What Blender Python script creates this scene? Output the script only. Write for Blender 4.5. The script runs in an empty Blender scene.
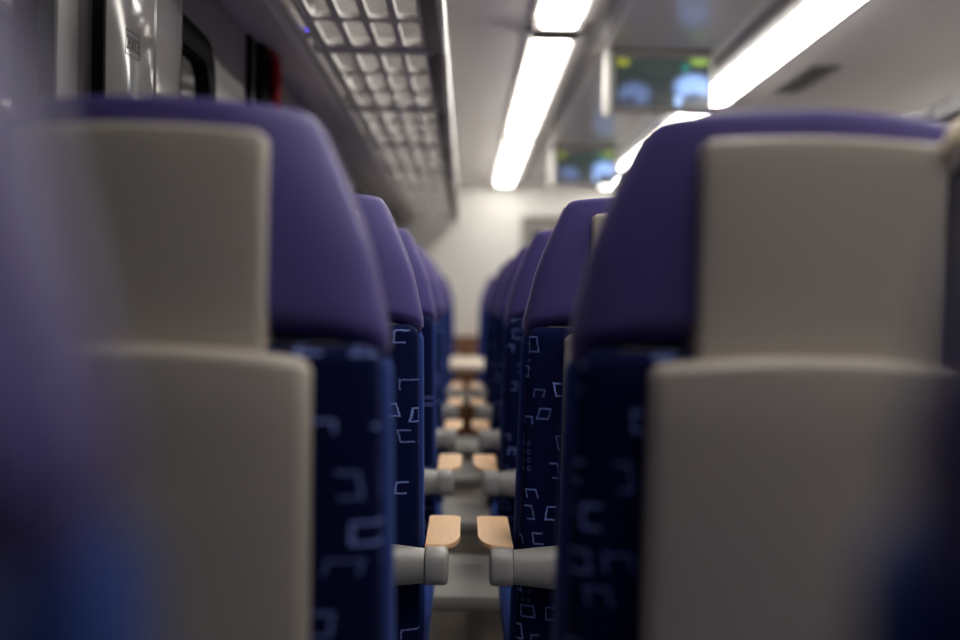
import bpy, bmesh, math, random
from mathutils import Vector, Matrix
random.seed(7)
scene = bpy.context.scene
COL = scene.collection
R = math.radians

# ------------------------------------------------------------------ camera
FPX = 1122.0                      # focal length in pixels of the 960 px frame
CAMZ = 1.07
cam_d = bpy.data.cameras.new('camera')
cam_d.sensor_width = 36.0
cam_d.lens = 36.0 * FPX / 960.0
cam_d.clip_start = 0.01
cam_d.dof.use_dof = True
cam_d.dof.focus_distance = 1.80
cam_d.dof.aperture_fstop = 1.6
cam_d.dof.aperture_blades = 0
cam = bpy.data.objects.new('camera', cam_d)
COL.objects.link(cam)
cam.location = (-0.014, 0.0, CAMZ)
ROLL = R(1.1)
cam.rotation_euler = (Matrix.Rotation(-math.atan(15.5 / FPX), 3, 'Z') @ Matrix.Rotation(R(90) - math.atan(20 / FPX), 3, 'X') @ Matrix.Rotation(ROLL, 3, 'Z')).to_euler()
scene.camera = cam

# ------------------------------------------------------------------ world, exposure
world = bpy.data.worlds.new('world')
scene.world = world
world.use_nodes = True
bg = world.node_tree.nodes['Background']
bg.inputs[0].default_value = (0.55, 0.6, 0.55, 1)
bg.inputs[1].default_value = 0.06
scene.view_settings.view_transform = 'Standard'
scene.view_settings.look = 'None'
scene.view_settings.gamma = 1.0
scene.view_settings.use_curve_mapping = False
scene.view_settings.exposure = 0.38
LAMP = 10.0                        # strength of the ceiling light diffusers

# ------------------------------------------------------------------ materials
def mat(name, col, rough=0.5, metal=0.0, noise=None, bump=None, spec=0.5, sheen=0.0, sheen_tint=None, coat=0.0):
    m = bpy.data.materials.new(name)
    m.use_nodes = True
    nt = m.node_tree
    b = nt.nodes['Principled BSDF']
    b.inputs['Base Color'].default_value = (*col, 1)
    b.inputs['Roughness'].default_value = rough
    b.inputs['Metallic'].default_value = metal
    b.inputs['Specular IOR Level'].default_value = spec
    b.inputs['Sheen Weight'].default_value = sheen
    b.inputs['Coat Weight'].default_value = coat
    if sheen_tint:
        b.inputs['Sheen Tint'].default_value = (*sheen_tint, 1)
    if noise or bump:
        tc = nt.nodes.new('ShaderNodeTexCoord')
    if noise:                                  # (scale, amount)
        n = nt.nodes.new('ShaderNodeTexNoise')
        n.inputs['Scale'].default_value = noise[0]
        n.inputs['Detail'].default_value = 4
        nt.links.new(tc.outputs['Object'], n.inputs['Vector'])
        mp = nt.nodes.new('ShaderNodeMapRange')
        mp.inputs[3].default_value = 1 - noise[1]
        mp.inputs[4].default_value = 1 + noise[1]
        nt.links.new(n.outputs['Fac'], mp.inputs[0])
        mx = nt.nodes.new('ShaderNodeMix')
        mx.data_type = 'RGBA'
        mx.blend_type = 'MULTIPLY'
        mx.inputs[0].default_value = 1
        mx.inputs[6].default_value = (*col, 1)
        nt.links.new(mp.outputs[0], mx.inputs[7])
        nt.links.new(mx.outputs[2], b.inputs['Base Color'])
    if bump:                                   # (scale, strength, distance)
        n2 = nt.nodes.new('ShaderNodeTexNoise')
        n2.inputs['Scale'].default_value = bump[0]
        n2.inputs['Detail'].default_value = 3
        nt.links.new(tc.outputs['Object'], n2.inputs['Vector'])
        bp = nt.nodes.new('ShaderNodeBump')
        bp.inputs['Strength'].default_value = bump[1]
        bp.inputs['Distance'].default_value = bump[2]
        nt.links.new(n2.outputs['Fac'], bp.inputs['Height'])
        nt.links.new(bp.outputs[0], b.inputs['Normal'])
    return m

def emit(name, col, strength):
    m = bpy.data.materials.new(name)
    m.use_nodes = True
    b = m.node_tree.nodes['Principled BSDF']
    b.inputs['Base Color'].default_value = (*col, 1)
    b.inputs['Emission Color'].default_value = (*col, 1)
    b.inputs['Emission Strength'].default_value = strength
    return m

M = {}
M['shell'] = mat('grey_moulded_plastic', (0.46, 0.415, 0.358), 0.42, noise=(6, 0.05), bump=(500, 0.12, 0.001))
M['arm'] = mat('grey_armrest_plastic', (0.33, 0.32, 0.30), 0.38, noise=(20, 0.05))
M['leather'] = mat('purple_leather', (0.072, 0.058, 0.215), 0.50, noise=(9, 0.08), bump=(420, 0.18, 0.001), spec=0.25)
M['leather_sheen'] = mat('purple_rim_sheen', (0.30, 0.25, 0.42), 0.45)  # lighter purple, light on the leather rim put into the colour
M['blue'] = mat('blue_plush', (0.009, 0.030, 0.17), 0.9, spec=0.15, sheen=0.15, sheen_tint=(0.2, 0.35, 1), noise=(60, 0.15), bump=(700, 0.3, 0.001))
M['edge'] = mat('pale_edging', (0.06, 0.06, 0.055), 0.6)
M['ceiling'] = mat('glossy_ceiling_panel', (0.80, 0.765, 0.74), 0.22, noise=(2, 0.04), coat=0.0)
M['channel'] = mat('grey_channel', (0.24, 0.225, 0.22), 0.35)
M['wall'] = mat('grey_wall_panel', (0.36, 0.35, 0.342), 0.45, noise=(4, 0.05))
M['pillar'] = mat('glossy_pillar_cover', (0.30, 0.285, 0.285), 0.10, noise=(3, 0.04))
M['white'] = mat('white_end_panel', (0.88, 0.86, 0.82), 0.5, noise=(3, 0.03))
M['black'] = mat('black_rubber', (0.006, 0.006, 0.006), 0.75, spec=0.12, noise=(30, 0.1))
M['metal'] = mat('brushed_aluminium', (0.56, 0.54, 0.54), 0.32, metal=0.85, noise=(30, 0.06))
M['rack'] = mat('rack_grey', (0.60, 0.57, 0.55), 0.4)
M['dark'] = mat('dark_rail', (0.035, 0.032, 0.04), 0.4)
M['cove'] = mat('cove_panel', (0.80, 0.75, 0.79), 0.3, noise=(3, 0.05))
M['frame'] = mat('seat_frame_grey', (0.27, 0.257, 0.238), 0.45, noise=(12, 0.08))
M['floor'] = mat('brown_grey_floor', (0.17, 0.14, 0.115), 0.7, noise=(40, 0.25), bump=(200, 0.2, 0.002))
M['red'] = mat('red_plastic', (0.45, 0.012, 0.02), 0.35)
M['brownwood'] = mat('brown_wood', (0.22, 0.10, 0.05), 0.45, noise=(8, 0.2))
M['table'] = mat('cream_table', (0.72, 0.62, 0.50), 0.4, noise=(5, 0.04))
M['ink'] = mat('black_ink', (0.01, 0.01, 0.012), 0.5)
M['handle'] = mat('beige_handle', (0.72, 0.61, 0.42), 0.35)
M['lamp'] = emit('light_diffuser', (1.0, 0.965, 0.90), LAMP)
M['led'] = emit('blue_led', (0.15, 0.12, 1.0), 1.2)

def wood():
    m = mat('pale_beech_pad', (0.74, 0.49, 0.285), 0.45)
    nt = m.node_tree
    b = nt.nodes['Principled BSDF']
    tc = nt.nodes.new('ShaderNodeTexCoord')
    mp = nt.nodes.new('ShaderNodeMapping')
    mp.inputs['Scale'].default_value = (60, 4, 20)
    n = nt.nodes.new('ShaderNodeTexNoise')
    n.inputs['Scale'].default_value = 3
    n.inputs['Detail'].default_value = 5
    r = nt.nodes.new('ShaderNodeValToRGB')
    r.color_ramp.elements[0].color = (0.74, 0.44, 0.22, 1)
    r.color_ramp.elements[1].color = (0.86, 0.56, 0.31, 1)
    nt.links.new(tc.outputs['Object'], mp.inputs[0])
    nt.links.new(mp.outputs[0], n.inputs['Vector'])
    nt.links.new(n.outputs['Fac'], r.inputs[0])
    nt.links.new(r.outputs[0], b.inputs['Base Color'])
    return m
M['wood'] = wood()

def glass():
    m = bpy.data.materials.new('window_glass')
    m.use_nodes = True
    b = m.node_tree.nodes['Principled BSDF']
    b.inputs['Base Color'].default_value = (0.75, 0.82, 0.78, 1)
    b.inputs['Roughness'].default_value = 0.03
    b.inputs['Transmission Weight'].default_value = 1.0
    b.inputs['IOR'].default_value = 1.3
    return m
M['glass'] = glass()

class NT:
    """tiny expression helper for shader math"""
    def __init__(self, nt):
        self.nt = nt
    def m(self, op, a, b=None, c=None):
        n = self.nt.nodes.new('ShaderNodeMath')
        n.operation = op
        for i, v in enumerate((a, b, c)):
            if v is None:
                continue
            if isinstance(v, (int, float)):
                n.inputs[i].default_value = v
            else:
                self.nt.links.new(v, n.inputs[i])
        return n.outputs[0]
    def rnd(self, x, y, seed):
        c = self.nt.nodes.new('ShaderNodeCombineXYZ')
        for i, v in enumerate((x, y, seed)):
            if isinstance(v, (int, float)):
                c.inputs[i].default_value = v
            else:
                self.nt.links.new(v, c.inputs[i])
        w = self.nt.nodes.new('ShaderNodeTexWhiteNoise')
        w.noise_dimensions = '3D'
        self.nt.links.new(c.outputs[0], w.inputs['Vector'])
        return w.outputs['Value']

def pattern_fabric():
    """navy moquette printed with broken little rectangles and rows of rings"""
    m = mat('navy_patterned_moquette', (0.009, 0.012, 0.055), 0.92, spec=0.1)
    nt = m.node_tree
    b = nt.nodes['Principled BSDF']
    e = NT(nt)
    tc = nt.nodes.new('ShaderNodeTexCoord')
    sp = nt.nodes.new('ShaderNodeSeparateXYZ')
    nt.links.new(tc.outputs['Object'], sp.inputs[0])
    oi = nt.nodes.new('ShaderNodeObjectInfo')
    off = e.m('MULTIPLY', oi.outputs['Random'], 7.3)
    u = e.m('ADD', e.m('SUBTRACT', sp.outputs[0], e.m('MULTIPLY', sp.outputs[1], 0.6)), off)
    v = e.m('ADD', sp.outputs[2], e.m('MULTIPLY', off, 1.7))
    # slight wobble so that the woven lines are not ruler straight
    nz = nt.nodes.new('ShaderNodeTexNoise')
    nz.inputs['Scale'].default_value = 160
    nt.links.new(tc.outputs['Object'], nz.inputs['Vector'])
    wob = e.m('MULTIPLY', e.m('SUBTRACT', nz.outputs['Fac'], 0.5), 0.004)
    u = e.m('ADD', u, wob)
    v = e.m('ADD', v, e.m('MULTIPLY', wob, -0.7))
    def layer(cu, cv, seed, keep):
        row = e.m('FLOOR', e.m('DIVIDE', v, cv))
        uu = e.m('ADD', e.m('DIVIDE', u, cu), e.m('MULTIPLY', e.m('MODULO', row, 2.0), 0.5))
        ci = e.m('FLOOR', uu)
        lu = e.m('MULTIPLY', e.m('SUBTRACT', e.m('FRACT', uu), 0.5), cu)
        lv = e.m('MULTIPLY', e.m('SUBTRACT', e.m('FRACT', e.m('DIVIDE', v, cv)), 0.5), cv)
        lu = e.m('SUBTRACT', lu, e.m('MULTIPLY', e.m('SUBTRACT', e.rnd(ci, row, seed), 0.5), cu * 0.38))
        lv = e.m('SUBTRACT', lv, e.m('MULTIPLY', e.m('SUBTRACT', e.rnd(ci, row, seed + 1), 0.5), cv * 0.38))
        # shear a little per cell
        lu = e.m('ADD', lu, e.m('MULTIPLY', lv, e.m('SUBTRACT', e.m('MULTIPLY', e.rnd(ci, row, seed + 2), 0.6), 0.3)))
        hx = e.m('ADD', 0.009, e.m('MULTIPLY', e.rnd(ci, row, seed + 3), 0.005))
        hz = e.m('ADD', 0.008, e.m('MULTIPLY', e.rnd(ci, row, seed + 4), 0.004))
        box = e.m('MAXIMUM', e.m('SUBTRACT', e.m('ABSOLUTE', lu), hx), e.m('SUBTRACT', e.m('ABSOLUTE', lv), hz))
        line = e.m('LESS_THAN', e.m('ABSOLUTE', box), 0.0014)
        # drop one side of most rectangles, so that they read as brackets
        side = e.rnd(ci, row, seed + 5)
        cut_r = e.m('MULTIPLY', e.m('GREATER_THAN', lu, e.m('MULTIPLY', hx, 0.55)), e.m('LESS_THAN', side, 0.3))
        cut_l = e.m('MULTIPLY', e.m('LESS_THAN', lu, e.m('MULTIPLY', hx, -0.55)), e.m('GREATER_THAN', side, 0.72))
        cut_b = e.m('MULTIPLY', e.m('LESS_THAN', lv, e.m('MULTIPLY', hz, -0.4)),
                    e.m('MULTIPLY', e.m('GREATER_THAN', side, 0.3), e.m('LESS_THAN', side, 0.52)))
        ok = e.m('SUBTRACT', 1.0, e.m('MINIMUM', 1.0, e.m('ADD', cut_r, e.m('ADD', cut_l, cut_b))))
        ex = e.m('LESS_THAN', e.rnd(ci, row, seed + 6), keep)
        br = e.m('ADD', 0.35, e.m('MULTIPLY', e.rnd(ci, row, seed + 7), 0.65))
        return e.m('MULTIPLY', e.m('MULTIPLY', line, ok), e.m('MULTIPLY', ex, br))
    a = layer(0.046, 0.040, 11.3, 0.72)
    # rows of rings, in patches
    g = 0.0135
    ru = e.m('SUBTRACT', e.m('FRACT', e.m('DIVIDE', u, g)), 0.5)
    rv = e.m('SUBTRACT', e.m('FRACT', e.m('DIVIDE', v, g)), 0.5)
    rad = e.m('SQRT', e.m('ADD', e.m('MULTIPLY', ru, ru), e.m('MULTIPLY', rv, rv)))
    ring = e.m('LESS_THAN', e.m('ABSOLUTE', e.m('SUBTRACT', rad, 0.22)), 0.06)
    pu = e.m('FLOOR', e.m('DIVIDE', u, g * 3))
    pv = e.m('FLOOR', e.m('DIVIDE', v, g * 4))
    patch = e.m('LESS_THAN', e.rnd(pu, pv, 41.7), 0.05)
    rings = e.m('MULTIPLY', e.m('MULTIPLY', ring, patch), 0.35)
    msk = e.m('MAXIMUM', a, rings)
    thr = nt.nodes.new('ShaderNodeTexNoise')
    thr.inputs['Scale'].default_value = 900
    nt.links.new(tc.outputs['Object'], thr.inputs['Vector'])
    msk = e.m('MULTIPLY', msk, e.m('MINIMUM', 1.0, e.m('MULTIPLY', thr.outputs['Fac'], 1.7)))
    mx = nt.nodes.new('ShaderNodeMix')
    mx.data_type = 'RGBA'
    mx.inputs[6].default_value = (0.003, 0.006, 0.042, 1)
    mx.inputs[7].default_value = (0.30, 0.40, 0.95, 1)
    nt.links.new(msk, mx.inputs[0])
    nt.links.new(mx.outputs[2], b.inputs['Base Color'])
    return m
M['pattern'] = pattern_fabric()

def screen_material():
    """flat picture on the passenger displays: dark hillside, green corners, pale blue shapes"""
    m = bpy.data.materials.new('display_picture')
    m.use_nodes = True
    nt = m.node_tree
    b = nt.nodes['Principled BSDF']
    b.inputs['Base Color'].default_value = (0.01, 0.01, 0.012, 1)
    b.inputs['Roughness'].default_value = 0.2
    e = NT(nt)
    tc = nt.nodes.new('ShaderNodeTexCoord')
    sp = nt.nodes.new('ShaderNodeSeparateXYZ')
    nt.links.new(tc.outputs['Object'], sp.inputs[0])
    x, z = sp.outputs[0], sp.outputs[2]
    def blob(cx, cz, rx, rz, soft=0.5):
        dx = e.m('DIVIDE', e.m('SUBTRACT', x, cx), rx)
        dz = e.m('DIVIDE', e.m('SUBTRACT', z, cz), rz)
        d = e.m('SQRT', e.m('ADD', e.m('MULTIPLY', dx, dx), e.m('MULTIPLY', dz, dz)))
        mr = nt.nodes.new('ShaderNodeMapRange')
        mr.inputs[1].default_value = 1.0
        mr.inputs[2].default_value = 1.0 - soft
        nt.links.new(d, mr.inputs[0])
        return mr.outputs[0]
    cur = None
    base = (0.016, 0.022, 0.022, 1)
    for (cx, cz, rx, rz, col) in (
            (0.0, 0.06, 0.13, 0.05, (0.02, 0.03, 0.026)),
            (-0.10, -0.045, 0.075, 0.055, (0.07, 0.10, 0.20)),
            (-0.12, -0.075, 0.04, 0.03, (0.03, 0.035, 0.06)),
            (0.115, -0.015, 0.085, 0.058, (0.22, 0.36, 0.72)),
            (0.12, -0.055, 0.05, 0.025, (0.012, 0.03, 0.07)),
            (0.06, -0.065, 0.02, 0.03, (0.25, 0.38, 0.68)),
            (-0.145, 0.072, 0.034, 0.024, (0.15, 0.16, 0.02)),
            (0.135, 0.078, 0.045, 0.020, (0.18, 0.28, 0.05)),
            (0.085, 0.055, 0.02, 0.02, (0.01, 0.12, 0.10))):
        mx = nt.nodes.new('ShaderNodeMix')
        mx.data_type = 'RGBA'
        nt.links.new(blob(cx, cz, rx, rz), mx.inputs[0])
        if cur is None:
            mx.inputs[6].default_value = base
        else:
            nt.links.new(cur, mx.inputs[6])
        mx.inputs[7].default_value = (*col, 1)
        cur = mx.outputs[2]
    nt.links.new(cur, b.inputs['Emission Color'])
    b.inputs['Emission Strength'].default_value = 1.4
    return m
M['screen'] = screen_material()

# ------------------------------------------------------------------ object helpers
def link(name, me, material=None, parent=None):
    o = bpy.data.objects.new(name, me)
    COL.objects.link(o)
    if material is not None:
        me.materials.append(M[material])
    if parent is not None:
        o.parent = parent
    return o

def finish(bm, name, material, parent=None, smooth=40):
    bmesh.ops.remove_doubles(bm, verts=bm.verts, dist=1e-6)
    bmesh.ops.recalc_face_normals(bm, faces=bm.faces)
    me = bpy.data.meshes.new(name)
    bm.to_mesh(me)
    bm.free()
    if smooth:
        for p in me.polygons:
            p.use_smooth = True
        me.set_sharp_from_angle(angle=R(smooth))
    return link(name, me, material, parent)

def thing(name, label, cat, loc=(0, 0, 0), group=None, rotz=0.0):
    o = bpy.data.objects.new(name, None)
    COL.objects.link(o)
    o.empty_display_size = 0.1
    o.location = loc
    o.rotation_euler = (0, 0, rotz)
    return tag(o, label, cat, group)

def tag(o, label, cat, group=None):
    o['label'] = label
    o['category'] = cat
    if group:
        o['group'] = group
    return o

def struct(o, label=None):
    o['kind'] = 'structure'
    if label:
        o['label'] = label
    return o

def add_box(bm, x0, x1, y0, y1, z0, z1, bevel=0.0, seg=2):
    mtx = Matrix.Translation(((x0 + x1) / 2, (y0 + y1) / 2, (z0 + z1) / 2)) @ Matrix.Diagonal((x1 - x0, y1 - y0, z1 - z0, 1))
    g = bmesh.ops.create_cube(bm, size=1, matrix=mtx)
    if bevel:
        es = list({e for v in g['verts'] for e in v.link_edges})
        bmesh.ops.bevel(bm, geom=es, offset=bevel, segments=seg, affect='EDGES', profile=0.5)

def box(name, dims, material, parent=None, bevel=0.0, seg=2):
    bm = bmesh.new()
    add_box(bm, *dims, bevel=bevel, seg=seg)
    return finish(bm, name, material, parent, smooth=35 if bevel else 0)

def add_tube(bm, pts, rad, n=10, cap=True):
    pts = [Vector(p) for p in pts]
    rads = rad if isinstance(rad, (list, tuple)) else [rad] * len(pts)
    prev = None
    rings = []
    ref = None
    for i, p in enumerate(pts):
        t = (pts[min(i + 1, len(pts) - 1)] - pts[max(i - 1, 0)]).normalized()
        if ref is None:
            ref = Vector((0, 0, 1)) if abs(t.z) < 0.9 else Vector((0, 1, 0))
        a = (ref - t * ref.dot(t)).normalized()
        ref = a
        c = t.cross(a)
        rings.append([bm.verts.new(p + (a * math.cos(k / n * 2 * math.pi) + c * math.sin(k / n * 2 * math.pi)) * rads[i]) for k in range(n)])
    for r0, r1 in zip(rings, rings[1:]):
        for k in range(n):
            bm.faces.new((r0[k], r0[(k + 1) % n], r1[(k + 1) % n], r1[k]))
    if cap:
        bm.faces.new(rings[0][::-1])
        bm.faces.new(rings[-1])

def tube(name, pts, rad, material, parent=None, n=10):
    bm = bmesh.new()
    add_tube(bm, pts, rad, n)
    return finish(bm, name, material, parent, smooth=50)

def interp(tab, z):
    if z <= tab[0][0]:
        return tab[0][1]
    for (a, va), (b, vb) in zip(tab, tab[1:]):
        if z <= b:
            f = (z - a) / (b - a)
            return va + (vb - va) * f
    return tab[-1][1]

def superloft(rings, n=44):
    """rings: (z, halfwidth, ycentre, halfdepth, exponent, forward curve, drop) -> closed bmesh"""
    bm = bmesh.new()
    loops = []
    for (z, w, yc, d, ex, cv, drop) in rings:
        loop = []
        for k in range(n):
            a = 2 * math.pi * k / n
            c, s = math.cos(a), math.sin(a)
            x = w * math.copysign(abs(c) ** (2 / ex), c)
            y = yc + d * math.copysign(abs(s) ** (2 / ex), s)
            q = (x / max(w, 1e-5)) ** 2
            loop.append(bm.verts.new((x, y + cv * q, z - drop * q)))
        loops.append(loop)
    for a, b in zip(loops, loops[1:]):
        for k in range(n):
            bm.faces.new((a[k], a[(k + 1) % n], b[(k + 1) % n], b[k]))
    bm.faces.new(loops[0][::-1])
    bm.faces.new(loops[-1])
    return bm

LEAN = 0.06
def lean(bm):
    for v in bm.verts:
        v.co.y += (1.12 - v.co.z) * LEAN

def plate(w, z0, z1, r, b, y_back, th, curve=0.0, arch=0.0):
    """moulded panel facing -Y: rounded corners r, rounded rim b, bulging centre, arched top edge"""
    h = (z1 - z0) / 2
    zc = (z0 + z1) / 2
    def samples(L):
        s = []
        for k in range(5):
            s.append(-L + b * (1 - math.cos(k / 4 * math.pi / 2)))
        m = 10
        for k in range(1, m):
            s.append(-(L - b) + (L - b) * 2 * k / m)
        s += [-q for q in s[:5]][::-1]
        return s
    xs, zs = samples(w), samples(h)
    bm = bmesh.new()
    grid, back = [], []
    for z in zs:
        rowf, rowb = [], []
        for x in xs:
            px, pz = x, z
            ax, az = abs(x) - (w - r), abs(z) - (h - r)
            if ax > 0 and az > 0:
                a, c = ax / r, az / r
                px = math.copysign(w - r + r * a * math.sqrt(1 - c * c / 2), x)
                pz = math.copysign(h - r + r * c * math.sqrt(1 - a * a / 2), z)
                e = r - math.hypot(abs(px) - (w - r), abs(pz) - (h - r))
            else:
                e = min(w - abs(x), h - abs(z))
            e = max(0.0, e)
            dep = 0.0 if e >= b else b - math.sqrt(max(0, b * b - (b - e) ** 2))
            q = (px / w) ** 2
            zz = zc + pz - arch * q * max(0.0, pz / h)
            yy = y_back + dep + curve * q
            rowf.append(bm.verts.new((px, yy, zz)))
            rowb.append(bm.verts.new((px, y_back + th + curve * q, zz)))
        grid.append(rowf)
        back.append(rowb)
    nz, nx = len(zs), len(xs)
    for j in range(nz - 1):
        for i in range(nx - 1):
            bm.faces.new((grid[j][i], grid[j][i + 1], grid[j + 1][i + 1], grid[j + 1][i]))
            bm.faces.new((back[j][i], back[j + 1][i], back[j + 1][i + 1], back[j][i + 1]))
    per = [(0, i) for i in range(nx)] + [(j, nx - 1) for j in range(1, nz)] + [(nz - 1, i) for i in range(nx - 2, -1, -1)] + [(j, 0) for j in range(nz - 2, 0, -1)]
    for (a, c), (d, f) in zip(per, per[1:] + per[:1]):
        bm.faces.new((grid[a][c], back[a][c], back[d][f], grid[d][f]))
    return bm

def copy_tree(o, parent=None):
    c = o.copy()
    COL.objects.link(c)
    c.parent = parent
    for ch in list(o.children):
        copy_tree(ch, c)
    return c

# ------------------------------------------------------------------ the setting
XL, XR = -0.58, 2.02              # inner faces of the side walls
YB, YE = -1.6, 8.90               # rear and end of the saloon
XC = 0.715                        # centre line of the aisle
ZC = 2.00                         # flat ceiling
floor = struct(box('floor', (XL - 0.1, XR + 0.1, YB - 0.1, YE + 0.1, -0.08, 0.0), 'floor'), 'brown grey carriage floor')

# ceiling: flat middle, slopes down to both walls
bm = bmesh.new()
prof = [(XL - 0.06, 1.80), (XL, 1.82), (-0.42, 1.93), (-0.25, 1.985), (-0.10, ZC), (1.53, ZC), (1.68, 1.985), (1.85, 1.93), (XR, 1.82), (XR + 0.06, 1.80)]
low = [[bm.verts.new((x, y, z)) for x, z in prof] for y in (YB - 0.1, YE + 0.1)]
top = [[bm.verts.new((x, y, 2.08)) for x, z in prof] for y in (YB - 0.1, YE + 0.1)]
for i in range(len(prof) - 1):
    bm.faces.new((low[0][i], low[0][i + 1], low[1][i + 1], low[1][i]))
    bm.faces.new((top[0][i], top[1][i], top[1][i + 1], top[0][i + 1]))
    for k in (0, 1):
        bm.faces.new((low[k][i], top[k][i], top[k][i + 1], low[k][i + 1]))
for k in (0, -1):
    bm.faces.new((low[0][k], low[1][k], top[1][k], top[0][k]))
ceiling = struct(finish(bm, 'ceiling', 'ceiling', smooth=30), 'glossy pale grey ceiling')

# side walls with window openings
WIN = [(0.15, 1.50), (2.07, 2.47), (3.75, 4.95), (5.55, 6.75), (7.35, 8.55)]
WZ0, WZ1 = 0.82, 1.60
def side_wall(name, x, sgn):
    bm = bmesh.new()
    x0, x1 = (x - 0.08, x) if sgn > 0 else (x, x + 0.08)
    ys = [YB - 0.1] + [q for w in WIN for q in w] + [YE + 0.1]
    add_box(bm, x0, x1, ys[0], ys[-1], 0, WZ0)
    add_box(bm, x0, x1, ys[0], ys[-1], WZ1, 1.83)
    for a, c in zip(ys[0::2], ys[1::2]):
        add_box(bm, x0, x1, a, c, WZ0, WZ1)
    return struct(finish(bm, name, 'wall', smooth=0))
wall_left = side_wall('wall_left', XL, 1)
wall_left['label'] = 'grey side wall with dark windows'
wall_right = side_wall('wall_right', XR, -1)
wall_right['label'] = 'grey side wall across the aisle'

def rounded_frame(bm, y0, y1, z0, z1, wd, r, x0, x1, n=6):
    """flat window frame in the YZ plane between x0 and x1"""
    def loop(ins, rr):
        pts = []
        for (cy, cz, a0) in ((y1 - ins - rr, z1 - ins - rr, 0), (y0 + ins + rr, z1 - ins - rr, 90), (y0 + ins + rr, z0 + ins + rr, 180), (y1 - ins - rr, z0 + ins + rr, 270)):
            for k in range(n + 1):
                a = R(a0 + 90 * k / n)
                pts.append((cy + rr * math.cos(a), cz + rr * math.sin(a)))
        return pts
    o_, i_ = loop(0, r), loop(wd, max(r - wd * 0.4, 0.02))
    V = [[bm.verts.new((x, y, z)) for y, z in L] for L in (o_, i_) for x in (x0, x1)]
    N = len(o_)
    for k in range(N):
        q = (k + 1) % N
        bm.faces.new((V[0][k], V[0][q], V[2][q], V[2][k]))
        bm.faces.new((V[1][k], V[3][k], V[3][q], V[1][q]))
        bm.faces.new((V[0][k], V[1][k], V[1][q], V[0][q]))
        bm.faces.new((V[2][k], V[2][q], V[3][q], V[3][k]))

nwin = 0
for x, s in ((XL, 1), (XR, -1)):
    for (a, c) in WIN:
        nwin += 1
        w = bpy.data.objects.new('window_%d' % nwin, None)
        COL.objects.link(w)
        struct(w, 'dark carriage window with black rubber frame')
        bm = bmesh.new()
        rounded_frame(bm, a - 0.015, c + 0.015, WZ0 - 0.015, WZ1 + 0.015, 0.055, 0.09, x + s * 0.010, x - s * 0.07)
        finish(bm, 'window_frame', 'black', w, smooth=40)
        box('pane', (min(x - s * 0.012, x - s * 0.006), max(x - s * 0.012, x - s * 0.006), a + 0.03, c - 0.03, WZ0 + 0.03, WZ1 - 0.03), 'glass', w)

# grey lining panel and black seal before the glossy pillar, joint strip beyond the window
lin = struct(box('trim_1', (XL, XL + 0.012, 1.525, 1.705, 0.80, 1.74), 'wall', bevel=0.004), 'plain grey lining panel beside the glossy pillar')
struct(box('trim_2', (XL, XL + 0.006, 1.705, 1.78, 0.75, 1.74), 'black'), 'black seal strip beside the glossy pillar')
struct(box('trim_3', (XL, XL + 0.012, 2.86, 2.895, 0.75, 1.74), 'black'), 'black joint strip between wall panels')

# glossy pillar cover
pil = thing('pillar_cover', 'glossy grey window pillar cover with black framed number', 'pillar', (XL, 0, 0))
bm = bmesh.new()
prof = [(0.0, 1.60), (0.045, 1.605), (0.058, 1.625), (0.063, 1.69), (0.067, 1.76), (0.066, 1.790), (0.060, 1.794), (0.060, 1.802), (0.066, 1.806), (0.064, 1.88), (0.056, 2.0), (0.048, 2.04), (0.03, 2.055), (0.0, 2.058)]
a = [bm.verts.new((x, y, 0.70)) for x, y in prof]
c = [bm.verts.new((x, y, 1.735)) for x, y in prof]
for i in range(len(prof) - 1):
    bm.faces.new((a[i], a[i + 1], c[i + 1], c[i]))
bm.faces.new(a)
bm.faces.new(c)
finish(bm, 'cover', 'pillar', pil, smooth=50)
box('gasket', (0.034, 0.050, 1.594, 1.606, 0.72, 1.73), 'black', pil)
# printed number in its frame
def text_mesh(body, size, name):
    cu = bpy.data.curves.new(name, 'FONT')
    cu.body = body
    cu.size = size
    cu.extrude = 0.0003
    cu.align_x = 'CENTER'
    cu.align_y = 'CENTER'
    to = bpy.data.objects.new(name, cu)
    COL.objects.link(to)
    dg = bpy.context.evaluated_depsgraph_get()
    me = bpy.data.meshes.new_from_object(to.evaluated_get(dg))
    bpy.data.objects.remove(to)
    bpy.data.curves.remove(cu)
    return me
me = text_mesh('2002', 0.026, 'number_print')
SLOPE = 0.067                     # flare of the pillar cover along y
me.transform(Matrix(((SLOPE, 0, 1, 0.0612 + SLOPE * 0.029), (1, 0, 0, 1.690), (0, 1.15, 0, 1.440), (0, 0, 0, 1))))
link('number_print', me, 'ink', pil)
bm = bmesh.new()
for (y0, y1, z0, z1) in ((1.661, 1.719, 1.4575, 1.459), (1.661, 1.719, 1.4225, 1.424), (1.661, 1.6618, 1.4225, 1.459), (1.7182, 1.719, 1.4225, 1.459)):
    add_box(bm, 0.0604, 0.0614, y0, y1, z0, z1)
for vv in bm.verts:
    vv.co.x += SLOPE * (vv.co.y - 1.661)
finish(bm, 'number_border', 'ink', pil, smooth=0)

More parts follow.
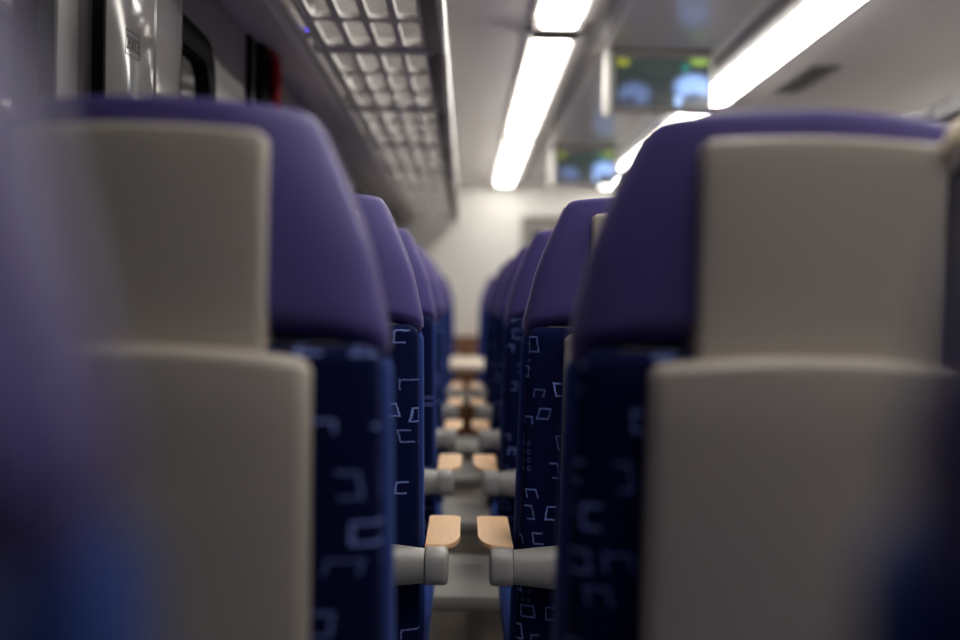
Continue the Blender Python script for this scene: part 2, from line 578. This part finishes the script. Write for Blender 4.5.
# end wall with an opening for the door in line with the aisle
DX0, DX1, DZ = 0.42, 1.02, 1.74
bm = bmesh.new()
add_box(bm, XL - 0.05, DX0, YE, YE + 0.08, 0, ZC + 0.05)
add_box(bm, DX1, XR + 0.05, YE, YE + 0.08, 0, ZC + 0.05)
add_box(bm, DX0, DX1, YE, YE + 0.08, DZ, ZC + 0.05)
struct(finish(bm, 'wall_end', 'white', smooth=0), 'bright white end wall of the saloon')
bm = bmesh.new()
add_box(bm, XL - 0.05, XR + 0.05, YB - 0.08, YB, 0, ZC + 0.05)
struct(finish(bm, 'wall_back', 'dark', smooth=0), 'dark wall at the rear of the saloon')
door = bpy.data.objects.new('door_1', None)
COL.objects.link(door)
struct(door, 'grey sliding end door with a window')
box('door_leaf', (DX0, DX1, YE + 0.03, YE + 0.06, 0.0, 0.95), 'frame', door)
box('door_rail', (DX0, DX1, YE + 0.03, YE + 0.06, 1.62, DZ), 'frame', door)
box('door_stile', (DX0, DX0 + 0.09, YE + 0.03, YE + 0.06, 0.95, 1.62), 'frame', door)
box('door_stile', (DX1 - 0.09, DX1, YE + 0.03, YE + 0.06, 0.95, 1.62), 'frame', door)
box('pane', (DX0 + 0.09, DX1 - 0.09, YE + 0.04, YE + 0.05, 0.95, 1.62), 'glass', door)
tube('door_handle', [(DX0 + 0.045, YE + 0.03, 1.0), (DX0 + 0.045, YE + 0.005, 1.02), (DX0 + 0.045, YE + 0.005, 1.28), (DX0 + 0.045, YE + 0.03, 1.30)], 0.012, 'metal', door)

# coves (between wall and luggage rack), both sides, mirrored about the aisle
def mx(x, side):
    return x if side < 0 else 2 * XC - x
def sorted_box(bm, xa, xb, *rest, **k):
    add_box(bm, min(xa, xb), max(xa, xb), *rest, **k)
for ti, side in ((4, -1), (5, 1)):
    bm = bmesh.new()
    pr = [(-0.585, 1.755), (-0.585, 1.735), (-0.445, 1.685), (-0.42, 1.690), (-0.42, 1.712), (-0.56, 1.765)]
    A = [bm.verts.new((mx(x, side), YB, z)) for x, z in pr]
    B = [bm.verts.new((mx(x, side), YE, z)) for x, z in pr]
    for i in range(len(pr)):
        j = (i + 1) % len(pr)
        bm.faces.new((A[i], A[j], B[j], B[i]))
    bm.faces.new(A)
    bm.faces.new(B)
    o = struct(finish(bm, 'trim_%d' % ti, 'cove', smooth=20), 'sloping cove panel above the windows')
    rl = tube('edge_rail', [(mx(-0.416, side), YB + 0.01, 1.694), (mx(-0.416, side), YE - 0.01, 1.694)], 0.009, 'metal', o, n=8)
    # recessed soffit behind the rack
    bm = bmesh.new()
    sorted_box(bm, mx(-0.555, side), mx(-0.345, side), YB, YE, 1.768, 1.778)
    finish(bm, 'soffit', 'white', o, smooth=0)

# ------------------------------------------------------------------ luggage racks, one bay each
BAY = 0.86
HR = 1.69
def hole_cell(bm, x0, x1, y0, y1, z, th, web, r, n=4):
    """rectangle with a rounded hole, th thick"""
    outer, inner = [], []
    ix0, ix1, iy0, iy1 = x0 + web, x1 - web, y0 + web * 1.4, y1 - web * 1.4
    for (cx, cy, a0, ox, oy) in ((ix1 - r, iy1 - r, 0, x1, y1), (ix0 + r, iy1 - r, 90, x0, y1), (ix0 + r, iy0 + r, 180, x0, y0), (ix1 - r, iy0 + r, 270, x1, y0)):
        for k in range(n + 1):
            a = R(a0 + 90 * k / n)
            px, py = cx + r * math.cos(a), cy + r * math.sin(a)
            inner.append((px, py))
            f = k / n
            if f < 0.5:
                q = (ox, py if a0 in (0, 180) else oy) if a0 in (0, 180) else (px, oy)
            elif f > 0.5:
                q = (px, oy) if a0 in (0, 180) else (ox, py)
            else:
                q = (ox, oy)
            outer.append(q)
    N = len(inner)
    vi = [[bm.verts.new((x, y, zz)) for x, y in inner] for zz in (z, z + th)]
    vo = [[bm.verts.new((x, y, zz)) for x, y in outer] for zz in (z, z + th)]
    for k in range(N):
        q = (k + 1) % N
        bm.faces.new((vi[0][k], vi[0][q], vo[0][q], vo[0][k]))
        bm.faces.new((vi[1][k], vo[1][k], vo[1][q], vi[1][q]))
        bm.faces.new((vi[0][k], vi[1][k], vi[1][q], vi[0][q]))

def make_rack(side, label, loc, group, lit=False):
    t = thing('luggage_rack', label, 'luggage rack', loc, group)
    bm = bmesh.new()
    xs = [mx(-0.372 + 0.0630 * k, side) for k in range(5)]
    for i in range(4):
        for j in range(3):
            L = (BAY - 0.05) / 3
            xa, xb = sorted((xs[i], xs[i + 1]))
            hole_cell(bm, xa, xb, 0.025 + L * j, 0.025 + L * (j + 1), HR - 0.004, 0.012, 0.0085, 0.022)
    finish(bm, 'grille', 'rack', t, smooth=30)
    for y0 in (0.0, BAY - 0.025):
        bm = bmesh.new()
        sorted_box(bm, mx(-0.40, side), mx(-0.10, side), y0, y0 + 0.025, HR - 0.012, HR + 0.02, bevel=0.004)
        finish(bm, 'cross_strut', 'rack', t, smooth=35)
    bm = bmesh.new()
    sorted_box(bm, mx(-0.120, side), mx(-0.088, side), 0.001, BAY - 0.001, HR - 0.012, HR + 0.03, bevel=0.004)
    finish(bm, 'front_rail', 'dark', t, smooth=35)
    bm = bmesh.new()
    sorted_box(bm, mx(-0.088, side), mx(-0.070, side), 0.001, BAY - 0.001, HR - 0.014, HR + 0.05, bevel=0.006)
    finish(bm, 'front_trim', 'metal' if side < 0 else 'dark', t, smooth=35)
    bm = bmesh.new()
    sorted_box(bm, mx(-0.386, side), mx(-0.372, side), 0.001, BAY - 0.001, HR - 0.010, HR + 0.02, bevel=0.004)
    finish(bm, 'rear_rail', 'rack', t, smooth=35)
    # wall bracket with its signal lamp
    bm = bmesh.new()
    sorted_box(bm, mx(-0.425, side), mx(-0.384, side), 0.71, 0.77, HR - 0.002, HR + 0.085, bevel=0.004)
    br = finish(bm, 'wall_bracket', 'rack', t, smooth=35)
    if lit:
        bm = bmesh.new()
        bmesh.ops.create_uvsphere(bm, u_segments=10, v_segments=6, radius=0.0045, matrix=Matrix.Translation((mx(-0.396, side), 0.71, HR + 0.006)))
        finish(bm, 'signal_lamp', 'led', br, smooth=60)
    return t

ORD = ['first', 'second', 'third', 'fourth', 'fifth', 'sixth', 'seventh', 'eighth', 'ninth', 'tenth', 'eleventh', 'twelfth', 'thirteenth', 'fourteenth', 'fifteenth']
RY0 = 1.94
nb = 8
def rack_bays(side, first, text, group):
    proto = None
    for k in range(first, nb):
        n_from_end = nb - k
        lab = text % ORD[n_from_end - 1]
        if k == 0 and side < 0:
            make_rack(side, lab + ', blue lamp lit', (0, RY0 + BAY * k, 0), group, True)
        elif proto is None:
            proto = make_rack(side, lab, (0, RY0 + BAY * k, 0), group)
        else:
            c = copy_tree(proto)
            c.location = (0, RY0 + BAY * k, 0)
            c['label'] = lab
rack_bays(-1, -4, 'grey slotted luggage rack bay over window seats, %s from white end wall', 'luggage rack bays above the window seats')
rack_bays(1, -4, 'grey slotted luggage rack bay across the aisle, %s from white end wall', 'luggage rack bays across the aisle')

# ------------------------------------------------------------------ ceiling lights
def light(x, y0, y1, label, group):
    t = thing('ceiling_light', label, 'ceiling light', (x, y0, ZC), group)
    L = y1 - y0
    bm = bmesh.new()
    add_box(bm, -0.092, -0.078, 0, L, -0.010, 0.0)
    add_box(bm, 0.078, 0.092, 0, L, -0.010, 0.0)
    add_box(bm, -0.078, 0.078, 0, 0.022, -0.033, 0.0)
    add_box(bm, -0.078, 0.078, L - 0.022, L, -0.033, 0.0)
    finish(bm, 'frame', 'channel', t, smooth=0)
    box('diffuser', (-0.061, 0.061, 0.024, L - 0.024, -0.032, -0.004), 'lamp', t, bevel=0.012, seg=3)
XA, XB = 0.276, 1.085
g1, g2 = 'strip lights above the aisle-side seats', 'strip lights across the aisle'
ends = [(0.25, 3.74), (3.85, 6.30), (6.33, 8.80)]
for i, (a, c) in enumerate(ends):
    light(XA, a, c, 'long white strip light over the row of seats, %s from white end wall' % ORD[len(ends) - 1 - i], g1)
ends = [(-0.15, 2.20), (2.22, 5.14), (5.34, 7.65), (8.20, 8.80)]
for i, (a, c) in enumerate(ends):
    light(XB, a, c, 'white strip light across the aisle, %s from white end wall' % ORD[len(ends) - 1 - i], g2)
# grey channels running beside the lights
for i, x in enumerate((XA + 0.092 + 0.035, XB - 0.092 - 0.035)):
    struct(box('trim_%d' % (6 + i), (x - 0.034, x + 0.034, YB, YE, ZC - 0.012, ZC), 'channel', bevel=0.004), 'grey channel running beside the ceiling lights')
for i, x in enumerate((XA + 0.21, XB - 0.21)):
    struct(box('trim_%d' % (8 + i), (x - 0.008, x + 0.008, YB, YE, ZC - 0.012, ZC), 'metal', bevel=0.004), 'thin pale strip along the ceiling panel')

# vent in the ceiling beyond the right hand lights
v = thing('ceiling_vent', 'narrow dark slotted air vent in the pale ceiling', 'vent', (1.36, 4.60, ZC))
bm = bmesh.new()
for (x0, x1, y0, y1) in ((-0.06, -0.05, -0.28, 0.28), (0.05, 0.06, -0.28, 0.28), (-0.05, 0.05, -0.28, -0.27), (-0.05, 0.05, 0.27, 0.28)):
    add_box(bm, x0, x1, y0, y1, -0.008, 0)
finish(bm, 'frame', 'channel', v, smooth=0)
box('backing', (-0.05, 0.05, -0.27, 0.27, -0.002, 0.0), 'black', v)
for k in range(5):
    box('slat', (-0.042 + 0.021 * k - 0.0035, -0.042 + 0.021 * k + 0.0035, -0.27, 0.27, -0.007, -0.002), 'channel', v)

# ------------------------------------------------------------------ passenger displays over the aisle
def display(y, label):
    t = thing('ceiling_display', label, 'display', (XC - 0.025, y, 0), 'displays hanging over the aisle')
    zc = 1.07 + 0.805
    box('housing', (-0.185, 0.185, 0.0, 0.06, zc - 0.105, zc + 0.10), 'frame', t, bevel=0.008)
    sc = box('screen', (-0.172, 0.172, -0.004, 0.004, -0.088, 0.088), 'screen', t)
    sc.location = (0, -0.002, zc)
    for s in (-1,):
        box('hanger', (s * 0.198 - 0.013, s * 0.198 + 0.013, -0.005, 0.05, zc - 0.125, ZC), 'white', t, bevel=0.012, seg=3)
    box('top_panel', (-0.185, 0.185, 0.012, 0.05, zc + 0.10, ZC), 'channel', t)
display(4.10, 'lit passenger display hanging over aisle with free view of picture')
display(6.70, 'lit passenger display hanging over aisle nearer to the end door')

# emergency hammer on the wall panel past the window
hm = thing('emergency_hammer', 'red emergency hammer in black holder on the window wall', 'hammer', (XL + 0.01, 3.0, 1.66))
box('holder', (0.0, 0.025, -0.075, 0.03, -0.10, 0.075), 'black', hm, bevel=0.008)
tube('handle', [(0.03, 0.035, -0.16), (0.038, 0.03, -0.08), (0.040, 0.025, 0.0), (0.034, 0.015, 0.06)], [0.012, 0.015, 0.016, 0.012], 'red', hm)
tube('hammer_head', [(0.034, -0.03, 0.055), (0.034, 0.05, 0.055)], 0.014, 'red', hm)
struct(box('trim_10', (XL, XL + 0.01, 2.90, 3.50, 0.80, 1.735), 'shell', bevel=0.004), 'pale wall panel carrying the emergency hammer')

# ------------------------------------------------------------------ seats
SXS = {-1: 0.289, 1: 0.290}
SX = 0.295                        # seat centre from the middle of the pair
PITCH = 0.82
Y0 = 0.96                         # back of the row in front of the camera's own row

HW = [(1.040, 0.1985), (1.043, 0.2025), (1.049, 0.2045), (1.060, 0.2045), (1.066, 0.2035), (1.075, 0.201), (1.09, 0.196), (1.12, 0.187), (1.15, 0.176), (1.18, 0.163), (1.205, 0.152), (1.222, 0.1445), (1.231, 0.140), (1.237, 0.136), (1.240, 0.131)]
HD = [(1.040, 0.026), (1.043, 0.031), (1.049, 0.041), (1.060, 0.0560), (1.066, 0.0575), (1.10, 0.056), (1.18, 0.052), (1.215, 0.049), (1.231, 0.047), (1.237, 0.045), (1.240, 0.041)]
HDROP = [(1.040, 0.029), (1.075, 0.022), (1.12, 0.006), (1.18, 0.003), (1.24, 0.005)]
def headrest_mesh():
    zs = [a for a, _ in HW] + [1.105, 1.135, 1.165, 1.193, 1.214]
    rings = []
    for z in sorted(zs):
        rings.append((z, interp(HW, z), 0.056, interp(HD, z), 4.6, 0.030, interp(HDROP, z)))
    bm = superloft(rings)
    lean(bm)
    return bm

def make_seat(sg, label, cat_group):
    """sg = +1: the inner side (towards the twin seat) is at -x; sg = -1: at +x"""
    t = thing('train_seat', label, 'train seat', (0, 0, 0), cat_group)
    hr = finish(headrest_mesh(), 'headrest', 'leather', t, smooth=60)
    # thin pale tubes painting the lit sheen on the headrest shoulders
    for s in (-1, 1):
        pts = []
        for k in range(15):
            z = 1.050 + (1.230 - 1.050) * k / 14
            pts.append((s * (interp(HW, z) + 0.0005), 0.056 + 0.032 + (1.12 - z) * LEAN, z - interp(HDROP, z)))
        tube('rim_sheen', pts, 0.0021, 'leather_sheen', hr, n=6)
    # seam across the lower edge of the headrest
    bm = plate(0.104, 0.985, 1.213, 0.009, 0.006, -0.016, 0.05, curve=0.006, arch=0.004)
    lean(bm)
    finish(bm, 'headrest_panel', 'shell', t, smooth=60)
    bm = plate(0.145, 0.46, 1.027, 0.014, 0.010, -0.050, 0.055, curve=0.014, arch=0.010)
    lean(bm)
    finish(bm, 'back_panel', 'shell', t, smooth=60)
    # patterned rear cover and plush front cushion of the backrest
    def back(top, w0, yc, d, rr, flare):
        rings = []
        zs = [0.425 + (top - rr - 0.425) * k / 12 for k in range(13)]
        for z in zs:
            rings.append((z, w0 + flare * (top - z) / 0.6, yc, d, 5, 0.012, 0))
        for k in range(1, 8):
            a = k / 7 * math.pi / 2
            z = top - rr + rr * math.sin(a)
            i = rr * (1 - math.cos(a))
            rings.append((z, w0 - i, yc, max(d - i * 0.55, 0.006), 5, 0.012, 0))
        bm = superloft(rings, 48)
        lean(bm)
        return bm
    bc = finish(back(1.028, 0.2005, 0.024, 0.032, 0.018, 0.012), 'back_cover', 'pattern', t, smooth=60)
    epts = []
    for x in [-0.168 + 0.336 * k / 16 for k in range(17)]:
        epts.append((x, -0.002 + 0.012 * (x / 0.203) ** 2 + (1.12 - 1.0165) * LEAN + 0.012, 1.0275))
    tube('top_edging', epts, 0.0022, 'edge', bc, n=6)
    finish(back(1.026, 0.2065, 0.092, 0.048, 0.026, 0.012), 'backrest', 'blue', t, smooth=60)
    # seat cushion
    bm = bmesh.new()
    add_box(bm, -0.222, 0.222, 0.10, 0.58, 0.430, 0.505, bevel=0.030, seg=4)
    finish(bm, 'seat_cushion', 'blue', t, smooth=60)
    box('seat_pan', (-0.205, 0.205, 0.12, 0.55, 0.421, 0.445), 'frame', t, bevel=0.008)
    # armrests: hinge bar along x behind the backrest, end cap, arm with beech pad
    for s in (-1, 1):
        zc = 0.6445
        bm = bmesh.new()
        # tapered bar
        n = 20
        loops = []
        for (x, r_) in ((0.100, 0.038), (0.150, 0.034), (0.190, 0.0300), (0.2185, 0.0265)):
            loops.append([bm.verts.new((s * x, 0.005 + r_ * 0.9 * math.copysign(abs(math.cos(2 * math.pi * k / n)) ** 0.8, math.cos(2 * math.pi * k / n)), zc + r_ * math.copysign(abs(math.sin(2 * math.pi * k / n)) ** 0.8, math.sin(2 * math.pi * k / n)))) for k in range(n)])
        for A, B in zip(loops, loops[1:]):
            for k in range(n):
                bm.faces.new((A[k], A[(k + 1) % n], B[(k + 1) % n], B[k]))
        bm.faces.new(loops[0])
        bm.faces.new(loops[-1])
        arm = finish(bm, 'armrest', 'arm', t, smooth=50)
        # pivot cap
        bm = bmesh.new()
        prof = [(0.2195, 0.026), (0.2205, 0.0285), (0.2225, 0.0292), (0.249, 0.0292), (0.2535, 0.0278), (0.2560, 0.0245), (0.2568, 0.018)]
        loops = []
        for (x, r_) in prof:
            loops.append([bm.verts.new((s * x, 0.005 + r_ * 0.95 * math.copysign(abs(math.cos(2 * math.pi * k / 28)) ** 0.62, math.cos(2 * math.pi * k / 28)), zc + r_ * math.copysign(abs(math.sin(2 * math.pi * k / 28)) ** 0.62, math.sin(2 * math.pi * k / 28)))) for k in range(28)])
        for A, B in zip(loops, loops[1:]):
            for k in range(28):
                bm.faces.new((A[k], A[(k + 1) % 28], B[(k + 1) % 28], B[k]))
        bm.faces.new(loops[0])
        bm.faces.new(loops[-1])
        finish(bm, 'pivot_cap', 'arm', arm, smooth=50)
        # arm under the pad
        bm = bmesh.new()
        add_box(bm, min(s * 0.224, s * 0.250), max(s * 0.224, s * 0.250), 0.02, 0.255, 0.634, 0.6645, bevel=0.010, seg=3)
        finish(bm, 'arm_beam', 'arm', arm, smooth=50)
        # beech pad: narrow at the pivot, full width with rounded corners ahead
        outl = [(0.218, 0.030), (0.248, 0.030)]
        for k in range(9):
            a = R(-90 + 90 * k / 8)
            outl.append((0.248 + 0.027 * math.cos(a), 0.110 + 0.080 * math.sin(a)))
        for k in range(6):
            a = R(90 * k / 5)
            outl.append((0.263 + 0.012 * math.cos(a), 0.262 + 0.014 * math.sin(a)))
        for k in range(6):
            a = R(90 + 90 * k / 5)
            outl.append((0.226 + 0.008 * math.cos(a), 0.264 + 0.012 * math.sin(a)))
        bm = bmesh.new()
        cx = sum(p[0] for p in outl) / len(outl)
        cy = sum(p[1] for p in outl) / len(outl)
        loops = []
        for (ins, z) in ((0.002, 0.6645), (0.0, 0.6660), (0.0, 0.6705), (0.0012, 0.6730), (0.003, 0.6738)):
            L = []
            for (x, y) in outl:
                dx, dy = cx - x, cy - y
                dl = math.hypot(dx, dy)
                L.append(bm.verts.new((s * (x + dx / dl * ins), y + dy / dl * ins, z)))
            loops.append(L)
        N = len(outl)
        for A, B in zip(loops, loops[1:]):
            for k in range(N):
                bm.faces.new((A[k], A[(k + 1) % N], B[(k + 1) % N], B[k]))
        bm.faces.new(loops[0])
        bm.faces.new(loops[-1])
        finish(bm, 'arm_pad', 'wood', arm, smooth=24)
    return t

def add_grab_handle(t):
    """loop handle on the aisle-side shoulder of an aisle seat"""
    bm = bmesh.new()
    pts = []
    for k in range(13):
        a = R(165 - 150 * k / 12)
        pts.append((0.137 + 0.036 * math.cos(a), -0.020, 1.198 + 0.034 * math.sin(a)))
    add_tube(bm, [(0.112, 0.02, 1.192), (0.104, -0.012, 1.196)] + pts + [(0.173, -0.012, 1.17), (0.173, 0.03, 1.12)], 0.008, 10)
    h = finish(bm, 'grab_handle', 'handle', t, smooth=60)
    box('grip_backing', (0.113, 0.172, -0.016, 0.03, 1.04, 1.205), 'black', h, bevel=0.01)

def make_frame(label):
    t = thing('seat_frame', label, 'seat frame', (0, 0, 0), 'seat frames under the pairs')
    box('bridge_plate', (-0.11, 0.11, -0.15, 0.165, 0.386, 0.420), 'frame', t, bevel=0.006)
    box('cross_beam', (-0.48, 0.48, 0.16, 0.26, 0.345, 0.420), 'frame', t, bevel=0.008)
    for x in (-0.33, 0.33):
        bm = bmesh.new()
        add_box(bm, x - 0.03, x + 0.03, 0.14, 0.28, 0.012, 0.35, bevel=0.01)
        lg = finish(bm, 'leg', 'frame', t, smooth=40)
        box('foot_plate', (x - 0.05, x + 0.05, 0.08, 0.34, 0.0, 0.014), 'metal', lg, bevel=0.003)
    box('bracket', (-0.05, 0.05, 0.02, 0.20, 0.35, 0.388), 'frame', t, bevel=0.004)
    return t

NROW = 7                          # rows -1 .. 5 all face the far end
proto = {}
gname = {-1: 'window seats, purple headrests', 1: 'aisle seats, purple headrests'}
def seat_label(side, row):
    n = ORD[5 - row]
    w = 'window-side' if side < 0 else 'aisle-side'
    return 'blue train seat with purple headrest, %s, in the %s row before the cream table' % (w, n)
for row in range(-1, 6):
    y = Y0 + PITCH * row
    for side in (-1, 1):
        if side not in proto:
            proto[side] = make_seat(side, seat_label(side, row), gname[side])
            if side > 0:
                add_grab_handle(proto[side])
            s = proto[side]
        else:
            s = copy_tree(proto[side])
            s['label'] = seat_label(side, row)
        s.location = (side * SXS[side] - (0.006 if row < 0 and side < 0 else 0.0), y, 0)
    fl = 'grey metal frame under the %s seat pair before the cream table' % ORD[5 - row]
    if 'frame' not in proto:
        fr = proto['frame'] = make_frame(fl)
    else:
        fr = copy_tree(proto['frame'])
        fr['label'] = fl
    fr.location = (0, y, 0)
# the pair beyond the table faces back towards the others
for side in (-1, 1):
    s = copy_tree(proto[-1])
    s.location = (side * SX, 7.95, 0)
    s.rotation_euler = (0, 0, math.pi)
    s['label'] = 'blue train seat facing back across the cream table, %s' % ('window-side' if side < 0 else 'aisle-side')
    s['group'] = gname[side]
fr = copy_tree(proto['frame'])
fr.location = (0, 7.95, 0)
fr.rotation_euler = (0, 0, math.pi)
fr['label'] = 'grey metal frame under the seat pair facing back across the table'

# rows on the other side of the aisle
for row in range(-1, 8):
    y = Y0 + PITCH * row
    for k, side in enumerate((1, -1)):
        s = copy_tree(proto[-1])
        s.location = (2 * XC + (-SX if k == 0 else SX), y, 0)
        s['label'] = 'blue train seat across the aisle, %s, %s row from the white end wall' % ('window-side' if k else 'aisle-side', ORD[7 - row])
        s['group'] = 'seats across the aisle'
    fr = copy_tree(proto['frame'])
    fr.location = (2 * XC, y, 0)
    fr['label'] = 'grey metal frame under seats across the aisle, %s from the white end wall' % ORD[7 - row]
    fr['group'] = 'seat frames across the aisle'

# table in the facing bay, fixed to the window wall
t = thing('bay_table', 'cream table between the facing seats', 'table', (-0.06, 6.0, 0))
box('table_top', (-0.51, 0.44, 0.0, 0.72, 0.69, 0.725), 'table', t, bevel=0.010, seg=3)
box('leg', (0.16, 0.22, 0.30, 0.42, 0.012, 0.69), 'frame', t, bevel=0.008)
box('foot_plate', (0.12, 0.26, 0.25, 0.47, 0.0, 0.014), 'metal', t, bevel=0.003)

# brown cabinet against the end wall
t = thing('end_cabinet', 'low brown wooden cabinet against the white end wall', 'cabinet', (-0.08, 8.72, 0))
box('body', (-0.45, 0.45, 0.0, 0.178, 0.0, 0.76), 'brownwood', t, bevel=0.004)
box('cabinet_top', (-0.46, 0.46, -0.012, 0.178, 0.76, 0.785), 'brownwood', t, bevel=0.004)
for s in (-1, 1):
    dr = box('cabinet_door', (s * 0.22 - 0.205, s * 0.22 + 0.205, -0.010, 0.002, 0.06, 0.73), 'brownwood', t, bevel=0.003)
    tube('knob', [(s * 0.04, -0.010, 0.45), (s * 0.04, -0.03, 0.45)], 0.012, 'metal', dr)
